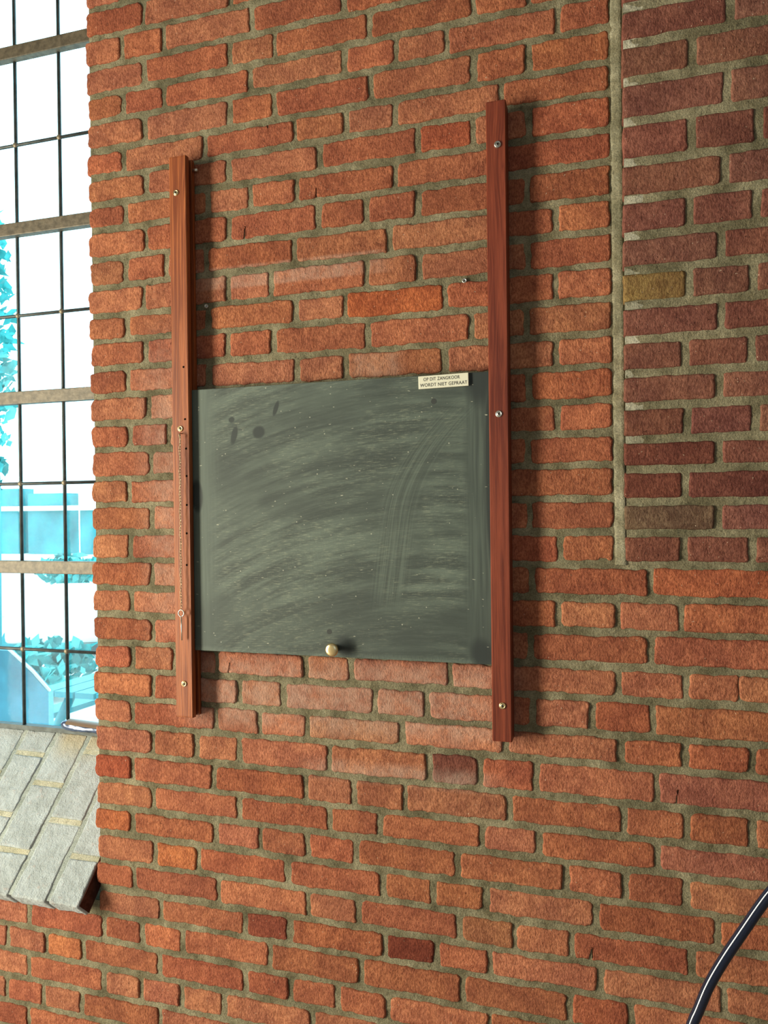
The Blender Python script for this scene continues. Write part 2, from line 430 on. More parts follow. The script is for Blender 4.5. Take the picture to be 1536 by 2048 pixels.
def outline(w, h, r, rng, jit, step):
    """uneven rounded rectangle: points and outward normals"""
    pts = []
    hw, hh = w / 2, h / 2
    rs = [min(r * rng.uniform(0.45, 1.5), hh * 0.8) for _ in range(4)]
    corners = ((hw, -hh, rs[0], -90), (hw, hh, rs[1], 0), (-hw, hh, rs[2], 90), (-hw, -hh, rs[3], 180))
    for i, (cx, cz, rr, a0) in enumerate(corners):
        sx, sz = math.copysign(1, cx), math.copysign(1, cz)
        ccx, ccz = cx - sx * rr, cz - sz * rr
        for k in range(4):
            a = math.radians(a0 + 30 * k)
            pts.append((ccx + rr * math.cos(a), ccz + rr * math.sin(a), math.cos(a), math.sin(a)))
        nx = corners[(i + 1) % 4]
        a = math.radians(a0 + 90)
        ex, ez = ccx + rr * math.cos(a), ccz + rr * math.sin(a)
        nsx, nsz = math.copysign(1, nx[0]), math.copysign(1, nx[1])
        a2 = math.radians(nx[3])
        fx, fz = nx[0] - nsx * nx[2] + nx[2] * math.cos(a2), nx[1] - nsz * nx[2] + nx[2] * math.sin(a2)
        L = math.hypot(fx - ex, fz - ez); m = int(L / step)
        for k in range(1, m):
            pts.append((ex + (fx - ex) * k / m, ez + (fz - ez) * k / m, math.cos(a), math.sin(a)))
    ph = [rng.uniform(0, 6.28) for _ in range(4)]
    s = 0.0; out = []
    for i, (x, z, nx_, nz_) in enumerate(pts):
        if i: s += math.hypot(x - pts[i - 1][0], z - pts[i - 1][1])
        d = jit * (0.8 * math.sin(s / 0.021 + ph[0]) + 0.55 * math.sin(s / 0.0085 + ph[1]) + 0.45 * math.sin(s / 0.0043 + ph[2]) + rng.uniform(-0.7, 0.7))
        out.append((x + nx_ * d, z + nz_ * d, nx_, nz_))
    return out

def brick_bm(bm, w, h, depth, rng, r=0.008, jit=0.0011, step=0.006, proud=0.0, notch=None, cx=0.0, cz=0.0, cheap=False):
    """one brick in the XZ plane, its face at y = -proud, its body reaching back to y = depth"""
    pts = outline(w, h, r, rng, jit, step)
    if notch:
        for (edge, fx, wd, dp, lean) in notch:
            nz = -1 if edge == 'bottom' else 1
            xs = fx * w
            best = min(range(len(pts)), key=lambda i: abs(pts[i][0] - xs) + (10 if pts[i][3] * nz < 0.9 else 0))
            zb = pts[best][1]
            ins = [(xs - wd / 2, zb, 0, nz), (xs - wd * 0.3 + lean, zb - nz * dp, 0, nz), (xs + wd * 0.3 + lean, zb - nz * dp, 0, nz), (xs + wd / 2, zb, 0, nz)]
            if nz > 0: ins = ins[::-1]
            pts = [q_ for i, q_ in enumerate(pts) if i == best or not (abs(q_[0] - xs) < wd * 0.9 and q_[3] * nz > 0.9)]
            bi = pts.index(pts[min(range(len(pts)), key=lambda i: abs(pts[i][0] - xs) + (10 if pts[i][3] * nz < 0.9 else 0))])
            pts[bi:bi + 1] = ins
    ta, tb = rng.uniform(-0.006, 0.006), rng.uniform(-0.02, 0.02)
    rings = []
    levels = ((0.0, depth), (0.0, 0.0032), (0.0013, 0.0010), (0.0034, 0.0), (0.0058, 0.0)) if not cheap else ((0.0, depth), (0.0, 0.0025), (0.003, 0.0), (0.006, 0.0))
    core = max(0.0, w / 2 - h * 0.45)
    mids = [max(-core, min(core, x)) for x, *_ in pts]            # foot of each outline point on the brick's middle line
    Y = lambda px, pz, dy: dy - proud + (ta * px + tb * pz if dy < depth else 0)
    for ins_, dy in levels:
        ring = []
        for (x, z, nx_, nz_), m in zip(pts, mids):
            L = math.hypot(m - x, z); f = ins_ / max(L, 1e-5)
            px, pz = x + (m - x) * f, z - z * f
            ring.append(bm.verts.new((cx + px, Y(px, pz, dy), cz + pz)))
        rings.append(ring)
    n = len(pts)
    for a, b in zip(rings, rings[1:]):
        for i in range(n):
            j = (i + 1) % n
            bm.faces.new((a[i], a[j], b[j], b[i]))
    mv = {}
    def mid(x):
        k = round(x, 4)
        if k not in mv: mv[k] = bm.verts.new((cx + k, Y(k, 0.0, 0.0), cz))
        return mv[k]
    last = rings[-1]
    for i in range(n):
        j = (i + 1) % n
        p_, q_ = mid(mids[i]), mid(mids[j])
        if p_ is q_: bm.faces.new((last[i], last[j], p_))
        else: bm.faces.new((last[i], last[j], q_, p_))

def brick_mesh(*a, **k):
    bm = bmesh.new(); brick_bm(bm, *a, **k)
    return bm_mesh(bm, 'brick')

# ------------------------------------------------------------------ the brick wall
rng = random.Random(7)
XL_JAMB, XR_CORNER = -1.136, 0.007
WIN_L, WIN_TOP, WIN_Y = -2.05, 2.25, 0.235
SILL_Z = -0.93

def bed(k, x):
    """height of the bed joint under course k at place x (metres, from camera level)"""
    if k < 0: a, b = BED[0][0] - 62.5 * k, BED[0][1] - 62.5 * k
    elif k >= len(BED): a = b = BED[-1][0] - 62.5 * (k - len(BED) + 1)
    else: a, b = BED[k]
    f = min(1.0, max(0.0, (x + 1.135) / 1.141))
    return (a + (b - a) * f) / 1000.0

def mortar_grid(bm, x0, x1, z0, z1, step, y, amp, seed, skip=None):
    nx, nz = max(1, round((x1 - x0) / step)), max(1, round((z1 - z0) / step))
    r = np.random.RandomState(seed)
    hgt = r.uniform(-1, 1, (nx + 1, nz + 1)) * 0.5
    hgt = hgt + 0.5 * (np.roll(hgt, 1, 0) + np.roll(hgt, 1, 1)) + 0.8 * np.kron(r.uniform(-1, 1, (nx // 6 + 2, nz // 6 + 2)), np.ones((6, 6)))[:nx + 1, :nz + 1]
    g = [[bm.verts.new((x0 + (x1 - x0) * i / nx, y + amp * hgt[i, j], z0 + (z1 - z0) * j / nz)) for j in range(nz + 1)] for i in range(nx + 1)]
    for i in range(nx):
        for j in range(nz):
            bm.faces.new((g[i][j], g[i + 1][j], g[i + 1][j + 1], g[i][j + 1]))

bm = bmesh.new()
mortar_grid(bm, -1.129, 0.80, -1.5, 1.6, 0.0075, 0.0028, 0.0008, 1)
mortar_grid(bm, -2.30, -1.129, -1.5, SILL_Z + 0.03, 0.0075, 0.0028, 0.0008, 2)
add_box(bm, -1.129, 3.2, 0.012, 0.36, -1.5, 3.0)
add_box(bm, -3.4, -1.129, 0.012, 0.36, -1.5, SILL_Z)
add_box(bm, -3.4, WIN_L, 0.0, 0.36, SILL_Z, 3.0)
add_box(bm, WIN_L, -1.129, 0.0, 0.36, WIN_TOP, 3.0)
add_box(bm, 0.80, 3.2, 0.0, 0.012, -1.5, 3.0)
add_box(bm, -1.129, 0.80, 0.0, 0.012, 1.6, 3.0)
wall_back = structure(link_mesh('wall_back', bm_mesh(bm, 'wall_back'), M['mortar'], loc=(0, 0, ZO)), 'red brick wall with olive grey mortar joints')

HUES = ((0.385, 0.134, 0.072), (0.362, 0.119, 0.064), (0.400, 0.149, 0.083), (0.345, 0.108, 0.059), (0.390, 0.144, 0.083), (0.375, 0.128, 0.067))
def brick_color(r):
    h = r.choice(HUES); f = r.uniform(0.88, 1.10)
    return tuple(c * f * r.uniform(0.96, 1.04) for c in h)
SPECIAL = {(27, -349): (0.185, 0.062, 0.045), (33, -445): (0.20, 0.048, 0.028), (33, -761): (0.26, 0.070, 0.042), (31, -982): (0.46, 0.150, 0.064),
           (30, -1136): (0.42, 0.128, 0.056), (35, -1281): (0.46, 0.160, 0.072), (34, -1019): (0.47, 0.155, 0.080), (28, -1136): (0.33, 0.080, 0.042),
           (26, -721): (0.42, 0.140, 0.075), (35, -441): (0.46, 0.165, 0.090), (32, -614): (0.40, 0.150, 0.085), (23, 70): (0.36, 0.115, 0.068),
           (21, 72): (0.40, 0.118, 0.060), (27, 80): (0.33, 0.115, 0.080), (29, 80): (0.34, 0.120, 0.082), (12, -516): (0.42, 0.115, 0.048), (7, -358): (0.36, 0.095, 0.050)}
NOTCH = {(9, -779): [('bottom', -0.34, 0.004, 0.021, 0.001)], (32, -76): [('bottom', -0.36, 0.007, 0.020, 0.004)], (8, -619): [('bottom', -0.31, 0.003, 0.022, 0.0)],
         (20, -90): [('bottom', 0.30, 0.020, 0.004, 0.0)], (24, -821): [('bottom', -0.38, 0.003, 0.014, 0.002)], (6, -833): [('top', 0.22, 0.004, 0.006, 0.0)],
         (27, 80): [('bottom', -0.36, 0.003, 0.014, 0.001)]}

def fill(a, b, r):
    """boundaries of stretchers and headers between a and b (mm), both excluded"""
    n = max(1, round((b - a) / 106.5)); out = []; u = 0
    while u < n:
        u += 2 if (r.random() < 0.62 and n - u >= 2) else 1
        if u < n: out.append(a + (b - a) * u / n)
    return out

def in_view(x0, x1, z0, z1):
    if x0 > 0.272 or x1 < -1.425: return False
    xm = (x0 + x1) / 2
    top = 1.2146 - (xm + 1.375) * 0.2042; bot = -1.2385 + (xm + 1.42) * 0.188
    return z0 < top + 0.012 and z1 > bot - 0.012

stuff_bm = bmesh.new()
n_brick = 0
JOINTS[24] = JOINTS[24] + [219]                       # the cracked stretcher: two halves with a hairline between them
for k in range(-7, 43):
    js = list(JOINTS.get(k, []))
    left = -1136 if k <= 33 else -2290
    right = 7 if k <= 20 else 760
    r = random.Random(1000 + k)
    if js and right - js[-1] > 245: js.append(342 if k == 24 else js[-1] + 211)      # a stretcher follows the last joint seen
    bounds = [left] + js + [right]
    full = [left]
    for a, b in zip(bounds, bounds[1:]):
        if b - a > 245: full += fill(a, b, r)
        full.append(b)
    for a, b in zip(full, full[1:]):
        gl = 0.0 if a == left else 0.006 + r.uniform(-0.0015, 0.0015)
        gr = 0.0 if b == right else 0.006 + r.uniform(-0.0015, 0.0015)
        if k == 24 and a == 219: gl = 0.0008
        if k == 24 and b == 219: gr = 0.0008
        x0, x1 = a / 1000 + gl, b / 1000 - gr
        if a == left and k <= 33: x0 += r.uniform(-0.003, 0.003)
        xm = (x0 + x1) / 2
        zt, zb_ = bed(k - 1, xm) - 0.0068 + r.uniform(-0.0015, 0.0015), bed(k, xm) + 0.0068 + r.uniform(-0.0015, 0.0015)
        tilt = (bed(k, x1) - bed(k, x0)) / max(0.02, x1 - x0) + r.uniform(-0.008, 0.008)
        seen = in_view(x0, x1, zb_, zt)
        if x0 > -0.90 and x1 < -0.19 and zt < 0.252 and zb_ > -0.302: seen = False       # wholly behind the board
        if k == 33 and x1 < -1.12: seen = False
        proud = r.uniform(-0.0008, 0.0016)
        if not seen:
            brick_bm(stuff_bm, x1 - x0, zt - zb_, 0.02 if a != left else 0.11, r, step=0.03, jit=0.0009, proud=proud, cx=xm, cz=(zt + zb_) / 2, cheap=True)
            continue
        key = (k, a)
        jamb = a == left and k <= 33
        me = brick_mesh(x1 - x0, zt - zb_, (0.21 if k % 2 else 0.10) if jamb else 0.018, r, r=0.010 if jamb else 0.0060, jit=0.00115, proud=proud, notch=NOTCH.get(key))
        link_mesh('brick', me, M['brick'], wall_back, (xm, 0, (zt + zb_) / 2 + ZO), (0, -math.atan(tilt), 0), color=SPECIAL.get(key, brick_color(r)))
        n_brick += 1
o = link_mesh('brick_field', bm_mesh(stuff_bm, 'brick_field'), M['brick'], wall_back, (0, 0, ZO), color=(0.38, 0.112, 0.060))
o['kind'] = 'stuff'; o['label'] = 'further red bricks hidden behind the board and beyond view'

# bricks of the window jamb behind the corner bricks
jb = bmesh.new()
for k in range(-7, 34):
    d0 = 0.10 if k % 2 == 0 else 0.21
    zc = (bed(k, -1.13) + bed(k - 1, -1.13)) / 2
    if d0 < 0.2: add_box(jb, -1.135, -1.12, d0 + 0.012, 0.225, zc - 0.0245, zc + 0.0245)
rj = random.Random(77)
for k in range(-7, 33):                                # far side of the window: front bricks and the jamb
    zc = (bed(k, -1.13) + bed(k - 1, -1.13)) / 2
    x = -2.055 if k % 2 else -2.055
    first = 0.10 if k % 2 else 0.15
    add_box(jb, x - first, x + 0.010, -0.004, 0.225 if k % 2 else 0.10, zc - 0.0245, zc + 0.0245)
    if not k % 2: add_box(jb, x - 0.01, x + 0.010, 0.112, 0.225, zc - 0.0245, zc + 0.0245)
    x -= first + 0.011
    while x > -3.3:
        w = rj.choice((0.2, 0.2, 0.096)); add_box(jb, x - w, x, -0.004, 0.01, zc - 0.0245, zc + 0.0245); x -= w + 0.011
o = link_mesh('jamb_bricks', bm_mesh(jb, 'jamb_bricks'), M['brick'], wall_back, (0, 0, ZO), smooth=False, color=(0.38, 0.112, 0.060))
o['kind'] = 'stuff'

# pale mortar bead in the corner between the wall and the leaning pier
bm = bmesh.new()
zs = [-0.113 + 0.012 * i for i in range(145)]
rows = []
rb = random.Random(5)
for z in zs:
    w = rb.uniform(-0.0012, 0.0012)
    rows.append([bm.verts.new(c) for c in ((0.0080 + w, 0.006, z), (0.0098 + w, 0.0022, z), (0.0150, 0.0008 + w * 0.8, z), (0.0225, 0.0002 + w * 0.8, z), (0.0285, -0.0012, z), (0.034, 0.006, z))])
for a, b in zip(rows, rows[1:]):
    for i in range(5): bm.faces.new((a[i], a[i + 1], b[i + 1], b[i]))
link_mesh('corner_pointing', bm_mesh(bm, 'corner_pointing'), M['pale_mortar'], wall_back, (0, 0, ZO))

# plugged drill holes in the mortar
for x, z in ((-0.267, 0.441), (-0.835, 0.441)):
    bm = bmesh.new()
    lathe(bm, ((0.0048, 0.0), (0.0048, 0.0060), (0.0040, 0.0066), (0.0024, 0.0062), (0.0022, 0.002), (0, 0.002)), 14, TOROOM)
    o = link_mesh('wall_plug', bm_mesh(bm, 'wall_plug'), M['steel'], None, (x, 0.0045, z + ZO))
    tag(o, 'small grey wall plug sunk in the mortar above the chalkboard' if x > -0.5 else 'small grey wall plug in the mortar close beside the chain-bearing wooden rail', 'wall plug')

# ------------------------------------------------------------------ leaning brick pier
PZ = -0.113
LEAN = math.atan(0.14)
pz = [-113, -54, 3, 62, 115.5, 175, 232, 290.5, 349, 408, 465.5, 525.5, 586, 651, 714.5, 773.5, 830]
while pz[-1] < 1500: pz.append(pz[-1] + 60)
pu = [(z - pz[0]) / 1000 / math.cos(LEAN) for z in pz]
PJ = {1: [129, 242], 2: [186], 3: [131], 4: [186], 5: [134, 243], 6: [185], 7: [130], 8: [187], 9: [136, 236], 10: [186], 11: [135], 12: [190], 13: [138, 240], 14: [192], 15: [138], 16: [195]}
bm = bmesh.new()
UT = pu[-1]
mortar_grid(bm, 0.031, 0.80, 0.0, UT, 0.008, 0.0028, 0.0007, 3)
vv = add_box(bm, 0.031, 0.80, 0.008, 0.03, 0.0, UT)
for z0_, z1_ in ((0.0, UT),):       # body back to the wall plane (a wedge in section)
    a = [bm.verts.new(c) for c in ((0.031, 0.009, 0.0), (0.80, 0.009, 0.0), (0.80, 0.009, UT), (0.031, 0.009, UT), (0.031, 0.009 + UT * math.sin(LEAN), UT), (0.80, 0.009 + UT * math.sin(LEAN), UT))]
    bm.faces.new((a[0], a[3], a[4])); bm.faces.new((a[1], a[5], a[2])); bm.faces.new((a[3], a[2], a[5], a[4]))
pier = structure(link_mesh('wall_pier', bm_mesh(bm, 'wall_pier'), M['mortar'], None, (0, 0, PZ + ZO), (LEAN, 0, 0)), 'dusky brick pier leaning forward out of the wall')
pst = bmesh.new()
for n in range(1, len(pu)):
    r = random.Random(300 + n)
    bounds = [28] + PJ.get(n, []) + [760]
    full = [28]
    for a, b in zip(bounds, bounds[1:]):
        if b - a > 245: full += fill(a, b, r)
        full.append(b)
    for i, (a, b) in enumerate(zip(full, full[1:])):
        x0 = a / 1000 + (0.0 if a == 28 else 0.0065); x1 = b / 1000 - (0.0 if b == 760 else 0.0065)
        u0, u1 = pu[n - 1] + 0.0072, pu[n] - 0.0072
        if n >= 17 or x0 > 0.265:
            brick_bm(pst, x1 - x0, u1 - u0, 0.02, r, step=0.03, jit=0.0007, cx=(x0 + x1) / 2, cz=(u0 + u1) / 2, cheap=True); continue
        f = r.uniform(0.85, 1.15)
        c = tuple(v * f * r.uniform(0.95, 1.05) for v in r.choice(((0.205, 0.078, 0.057), (0.190, 0.069, 0.051), (0.220, 0.090, 0.068))))
        if (n, i) == (9, 0): c = (0.25, 0.155, 0.060)
        if (n, i) == (2, 0): c = (0.165, 0.100, 0.066)
        if n in (3, 4) or (n, i) == (5, 1): c = tuple(v * k_ for v, k_ in zip(c, (0.8, 0.68, 0.7)))
        me = brick_mesh(x1 - x0, u1 - u0, 0.05 if a == 28 else 0.018, r, r=0.004, jit=0.0007, proud=r.uniform(-0.0005, 0.001))
        link_mesh('brick', me, M['pier_brick'], pier, ((x0 + x1) / 2, 0, (u0 + u1) / 2), color=c)
o = link_mesh('brick_field', bm_mesh(pst, 'brick_field'), M['pier_brick'], pier, (0, 0, 0), color=(0.23, 0.086, 0.062)); o['kind'] = 'stuff'
for n in range(4, 17):                                # paler repointing at the corner end of each bed joint
    r = random.Random(500 + n)
    w = r.uniform(0.036, 0.050)
    bm = bmesh.new()
    us, ue = pu[n] - 0.0066, pu[n] + 0.0066
    top = [(0.030, ue), (0.030 + w * 0.5, ue + r.uniform(-.001, .001)), (0.030 + w, ue - r.uniform(0, .003))]
    bot = [(0.030 + w * r.uniform(0.82, 1.0), us + r.uniform(0, .003)), (0.030 + w * 0.45, us), (0.030, us)]
    f = [bm.verts.new((x, 0.0022 + (0.002 if i in (2, 3) else 0), z)) for i, (x, z) in enumerate(top + bot)]
    g = [bm.verts.new((x, 0.008, z)) for x, z in top + bot]
    bm.faces.new(f[::-1])
    for i in range(6): bm.faces.new((f[i], f[(i + 1) % 6], g[(i + 1) % 6], g[i]))
    link_mesh('mortar_patch', bm_mesh(bm, 'mortar_patch'), M['tab_mortar'], pier, (0, 0, 0), smooth=False)

# ------------------------------------------------------------------ the leaded window and its brick sill
window = structure(empty('window_1', (-1.59, WIN_Y, ZO - 0.60)), 'leaded glass window with dark iron bars')
VX = [-1.982, -1.838, -1.694, -1.550, -1.406, -1.262]
HZ_THICK = [1.248, 0.768, 0.309, -0.153, 1.71, 2.17]
HZ_THIN = [1.003, 0.536, 0.075, -0.380, 1.48, 1.94]
ZB = -0.598
hz = sorted([(z, 1) for z in HZ_THICK] + [(z, 0) for z in HZ_THIN])
xs = [WIN_L] + VX + [-1.13]
zs = [ZB] + [z for z, _ in hz] + [WIN_TOP]
rg = random.Random(11)
for i in range(len(xs) - 1):
    for j in range(len(zs) - 1):
        me = box_mesh('pane', xs[i + 1] - xs[i] - 0.004, 0.003, zs[j + 1] - zs[j] - 0.004)
        link_mesh('pane', me, M['glass'], window, ((xs[i] + xs[i + 1]) / 2, WIN_Y + 0.004, (zs[j] + zs[j + 1]) / 2 + ZO), (rg.uniform(-.004, .004), 0, rg.uniform(-.004, .004)), smooth=False)
for x in VX:
    bm = bmesh.new(); tube(bm, [(0, 0, ZB), (0, 0, WIN_TOP)], 0.0048, 8)
    link_mesh('lead_came', bm_mesh(bm, 'lead_came'), M['lead'], window, (x, WIN_Y, ZO))
for z, thick in hz:
    if thick:
        me = box_mesh('iron_bar', -1.13 - WIN_L, 0.022, 0.034, 0.002, 2)
        link_mesh('iron_bar', me, M['iron'], window, ((WIN_L - 1.13) / 2, WIN_Y - 0.008, z + ZO), smooth=False)
    else:
        bm = bmesh.new(); tube(bm, [(WIN_L, 0, 0), (-1.13, 0, 0)], 0.0046, 8)
        link_mesh('lead_came', bm_mesh(bm, 'lead_came'), M['lead'], window, (0, WIN_Y - 0.001, z + ZO))
        for x in VX:
            bm = bmesh.new(); lathe(bm, ((0.0078, 0.0), (0.0070, 0.0035), (0.0035, 0.0055), (0, 0.006)), 10, TOROOM)
            link_mesh('solder_joint', bm_mesh(bm, 'solder_joint'), M['solder'], window, (x, WIN_Y - 0.0015, z + ZO))
me = box_mesh('bottom_rail', -1.13 - WIN_L, 0.02, 0.012)
link_mesh('bottom_rail', me, M['lead'], window, ((WIN_L - 1.13) / 2, WIN_Y, ZB + 0.004 + ZO), smooth=False)

# sill: bricks laid down a 45 degree slope, whitewashed; local x along the wall, local z up the slope, local -y out of it
SF_Y, SF_Z = -0.055, -0.889
sill = empty('sill', (0, 0, 0)); sill.parent = window
off = Vector((0, SF_Y, SF_Z + ZO)) - window.location
sill.location = off; sill.rotation_euler = (math.radians(-45), 0, 0)
bm = bmesh.new()
add_box(bm, WIN_L, -1.1475, 0.0014, 0.045, 0.004, 0.413)
link_mesh('sill_bed', bm_mesh(bm, 'sill_bed'), M['sill_mortar'], sill, (0, 0, 0), smooth=False)
strips = {-1.1465: (0.105, 0.285), -1.231: (0.180, 0.361), -1.335: (0.098, 0.266), -1.438: (0.179, 0.340), -1.540: (0.10, 0.28), -1.643: (0.18, 0.36), -1.745: (0.1, 0.28), -1.848: (0.18, 0.36), -1.950: (0.1, 0.28)}
sx_ = sorted(strips, reverse=True) + [WIN_L]
for i in range(len(sx_) - 1):
    xa, xb = sx_[i + 1] + 0.006, sx_[i] - (0.006 if i else 0.0)
    cuts = [0.0] + list(strips[sx_[i]]) + [0.413]
    for j, (a, b) in enumerate(zip(cuts, cuts[1:])):
        r = random.Random(800 + i * 7 + j)
        u0 = a + (0.0065 if j else 0.0); u1 = b - 0.0065
        me = brick_mesh(xb - xa, u1 - u0, 0.047, r, r=0.004, jit=0.0008, proud=r.uniform(0, 0.0015))
        link_mesh('sill_brick', me, M['sill_brick'], sill, ((xa + xb) / 2, 0, (u0 + u1) / 2))
        if 0 < j and b > a:
            me = box_mesh('cross_joint', xb - xa, 0.004, 0.0125)
            link_mesh('cross_joint', me, M['ochre_mortar'], sill, ((xa + xb) / 2, 0.0026, a), smooth=False)

me = box_mesh('shaded_end', 0.002, 0.044, 0.400)
link_mesh('shaded_end', me, M['shaded_end'], sill, (-1.1452, 0.0240, 0.204), smooth=False)  # thin added slab, shade of the sill's end face painted in its colour

# ------------------------------------------------------------------ the wooden rails
SLAT_F, SLAT_B = -0.036, -0.0015
def rail(name, x0, x1, z0, z1, inner, color, label):
    """upright with a groove on the inner side (+1: towards +x) in which the board slides"""
    root = empty(name, ((x0 + x1) / 2, 0, z0 + ZO))
    w = x1 - x0
    g0, g1, gd = -0.0245, -0.0115, 0.007
    s = inner
    prof = [(-w / 2, SLAT_B), (-w / 2, SLAT_F + 0.0025), (-w / 2 + 0.0018, SLAT_F), (w / 2 - 0.0018, SLAT_F), (w / 2, SLAT_F + 0.0025),
            (w / 2, g0), (w / 2 - gd, g0), (w / 2 - gd, g1), (w / 2, g1), (w / 2, SLAT_B)]
    if s < 0: prof = [(-x, y) for x, y in prof][::-1]
    bm = bmesh.new()
    H = z1 - z0
    lv = [0.0, 0.003] + [H * i / 12 for i in range(1, 12)] + [H - 0.003, H]
    rings = []
    for i, z in enumerate(lv):
        sc = 0.985 if i in (0, len(lv) - 1) else 1.0
        rings.append([bm.verts.new((x * sc, (y - SLAT_B) * sc + SLAT_B, z)) for x, y in prof])
    n = len(prof)
    for a, b in zip(rings, rings[1:]):
        for i in range(n): bm.faces.new((a[i], a[(i + 1) % n], b[(i + 1) % n], b[i]))
    bm.faces.new(rings[0]); bm.faces.new(rings[-1])
    link_mesh('rail_body', bm_mesh(bm, 'rail_body'), M['wood'], root, root.location, smooth=False, color=color)
    tag(root, label, 'rail', 'upright wooden rails of the sliding chalkboard')
    return root

def screw(root, x, z, mat, ang, loose=0.0):
    bm = bmesh.new()
    lathe(bm, ((0.0066, -0.002), (0.0066, 0.0006), (0.0060, 0.0018), (0.0050, 0.0022), (0.0040, 0.0014)), 20, TOROOM)
    lathe(bm, ((0.0040, 0.0015), (0.0034, 0.0021), (0.0, 0.0024)), 20, TOROOM)
    s = link_mesh('screw', bm_mesh(bm, 'screw'), mat, root, (x, SLAT_F - loose, z + ZO), (0, 0, 0.25 if loose else 0))
    bm = bmesh.new()
    ca, sa = math.cos(ang), math.sin(ang)
    for t in (0, math.pi / 2):
        vv_ = add_box(bm, -0.0024, 0.0024, -0.0028, -0.0014, -0.0009, 0.0009)
        bmesh.ops.rotate(bm, verts=vv_, cent=(0, 0, 0), matrix=Matrix.Rotation(ang + t, 3, 'Y'))
    link_mesh('cross_slot', bm_mesh(bm, 'cross_slot'), M['dark_metal'], s, (x, SLAT_F - loose, z + ZO), smooth=False)

railL = rail('wooden_rail', -0.9015, -0.8595, -0.449, 0.757, 1, (0.345, 0.100, 0.031), 'orange-brown varnished wooden rail with a chain and drilled peg holes')
for x, z, a in ((-0.884, 0.679, 0.3), (-0.881, 0.173, 0.1), (-0.880, -0.376, 0.9)): screw(railL, x, z, M['brass'], a)
railR = rail('wooden_rail', -0.2165, -0.1790, -0.4475, 0.7625, -1, (0.205, 0.042, 0.019), 'dark red-brown varnished wooden rail with no chain, beside the small sign')
screw(railR, -0.1945, 0.679, M['steel'], 0.6, 0.0015)
screw(railR, -0.1975, 0.173, M['steel'], 0.75)
screw(railR, -0.1965, -0.379, M['brass'], 0.2)
for x, z in ((-0.8715, 0.305), (-0.8695, 0.193), (-0.868, 0.130), (-0.8675, 0.071), (-0.868, 0.009), (-0.869, -0.052), (-0.870, -0.120)):
    bm = bmesh.new(); lathe(bm, ((0.0024, -0.001), (0.0024, 0.0002), (0.0, 0.0002)), 12, TOROOM)
    link_mesh('peg_hole', bm_mesh(bm, 'peg_hole'), M['hole'], railL, (x, SLAT_F, z + ZO), smooth=False)
bm = bmesh.new(); lathe(bm, ((0.0, 0.014), (0.0035, 0.012), (0.0035, 0.0), (0.0, 0.0)), 12, Matrix.Rotation(math.radians(90), 4, 'Y'))
link_mesh('stop_pin', bm_mesh(bm, 'stop_pin'), M['steel'], railL, (-0.860, -0.008, 0.735 + ZO))
for root, x, zz in ((railL, -0.8805, (0.70, -0.40)), (railR, -0.19775, (0.70, -0.40))):     # packing between rail and wall
    for z in zz:
        me = box_mesh('packing_piece', 0.026, 0.006, 0.03)
        link_mesh('packing_piece', me, M['wood'], root, (x, 0.0012, z + ZO), smooth=False, color=(0.2, 0.08, 0.04))

# ------------------------------------------------------------------ the chain with its locking pin
chain = empty('hanging_chain', (-0.8775, SLAT_F - 0.001, -0.278 + ZO))
tag(chain, 'thin metal chain with an eye pin hanging down the front of the rail', 'chain')
CY = SLAT_F - 0.0085
bm = bmesh.new()
tube(bm, [(-0.878, SLAT_F + 0.004, 0.1625), (-0.878, SLAT_F - 0.006, 0.1625), (-0.8778, SLAT_F - 0.0095, 0.1605), (-0.8776, SLAT_F - 0.0105, 0.158), (-0.8776, SLAT_F - 0.0085, 0.156), (-0.8776, SLAT_F - 0.0065, 0.157)], 0.0011, 8)
link_mesh('hook', bm_mesh(bm, 'hook'), M['chain'], chain, (0, 0, ZO))
bm = bmesh.new()
rc = random.Random(3)
z = 0.156; i = 0
while z > -0.212:
    a = rc.uniform(-0.35, 0.35) + (math.pi / 2 if i % 2 else 0)
    x = -0.8776 - 0.0006 * (0.156 - z) / 0.37 * 4 + 0.0007 * math.sin(i * 0.9)
    pts = []
    for t in range(10):
        th = 2 * math.pi * t / 10
        u, w = 0.0019 * math.cos(th), 0.0041 * math.sin(th)
        pts.append((x + u * math.cos(a), CY + u * math.sin(a), z + w))
    tube(bm, pts, 0.0005, 5, closed=True)
    z -= 0.0062; i += 1
o = link_mesh('chain_links', bm_mesh(bm, 'chain_links'), M['chain'], chain, (0, 0, ZO)); o['kind'] = 'stuff'
bm = bmesh.new()
ez = -0.2235
path = [(-0.8790, CY + 0.0012, ez - 0.0115)]
for t in range(17):
    th = math.radians(-75 + 330 * t / 16)
    k_ = 0.0072 * (1 - 0.18 * max(0, -math.sin(th)))
    path.append((-0.8798 + k_ * 0.92 * math.cos(th), CY, ez + k_ * 1.1 * math.sin(th)))
path.append((-0.8795, CY, ez - 0.014))
path = path[1:]
tube(bm, path, 0.0012, 8)
tube(bm, [(-0.8796, CY, ez - 0.010), (-0.8796, CY + 0.0008, ez - 0.0575)], 0.0014, 8)
link_mesh('eye_pin', bm_mesh(bm, 'eye_pin'), M['steel'], chain, (0, 0, ZO))

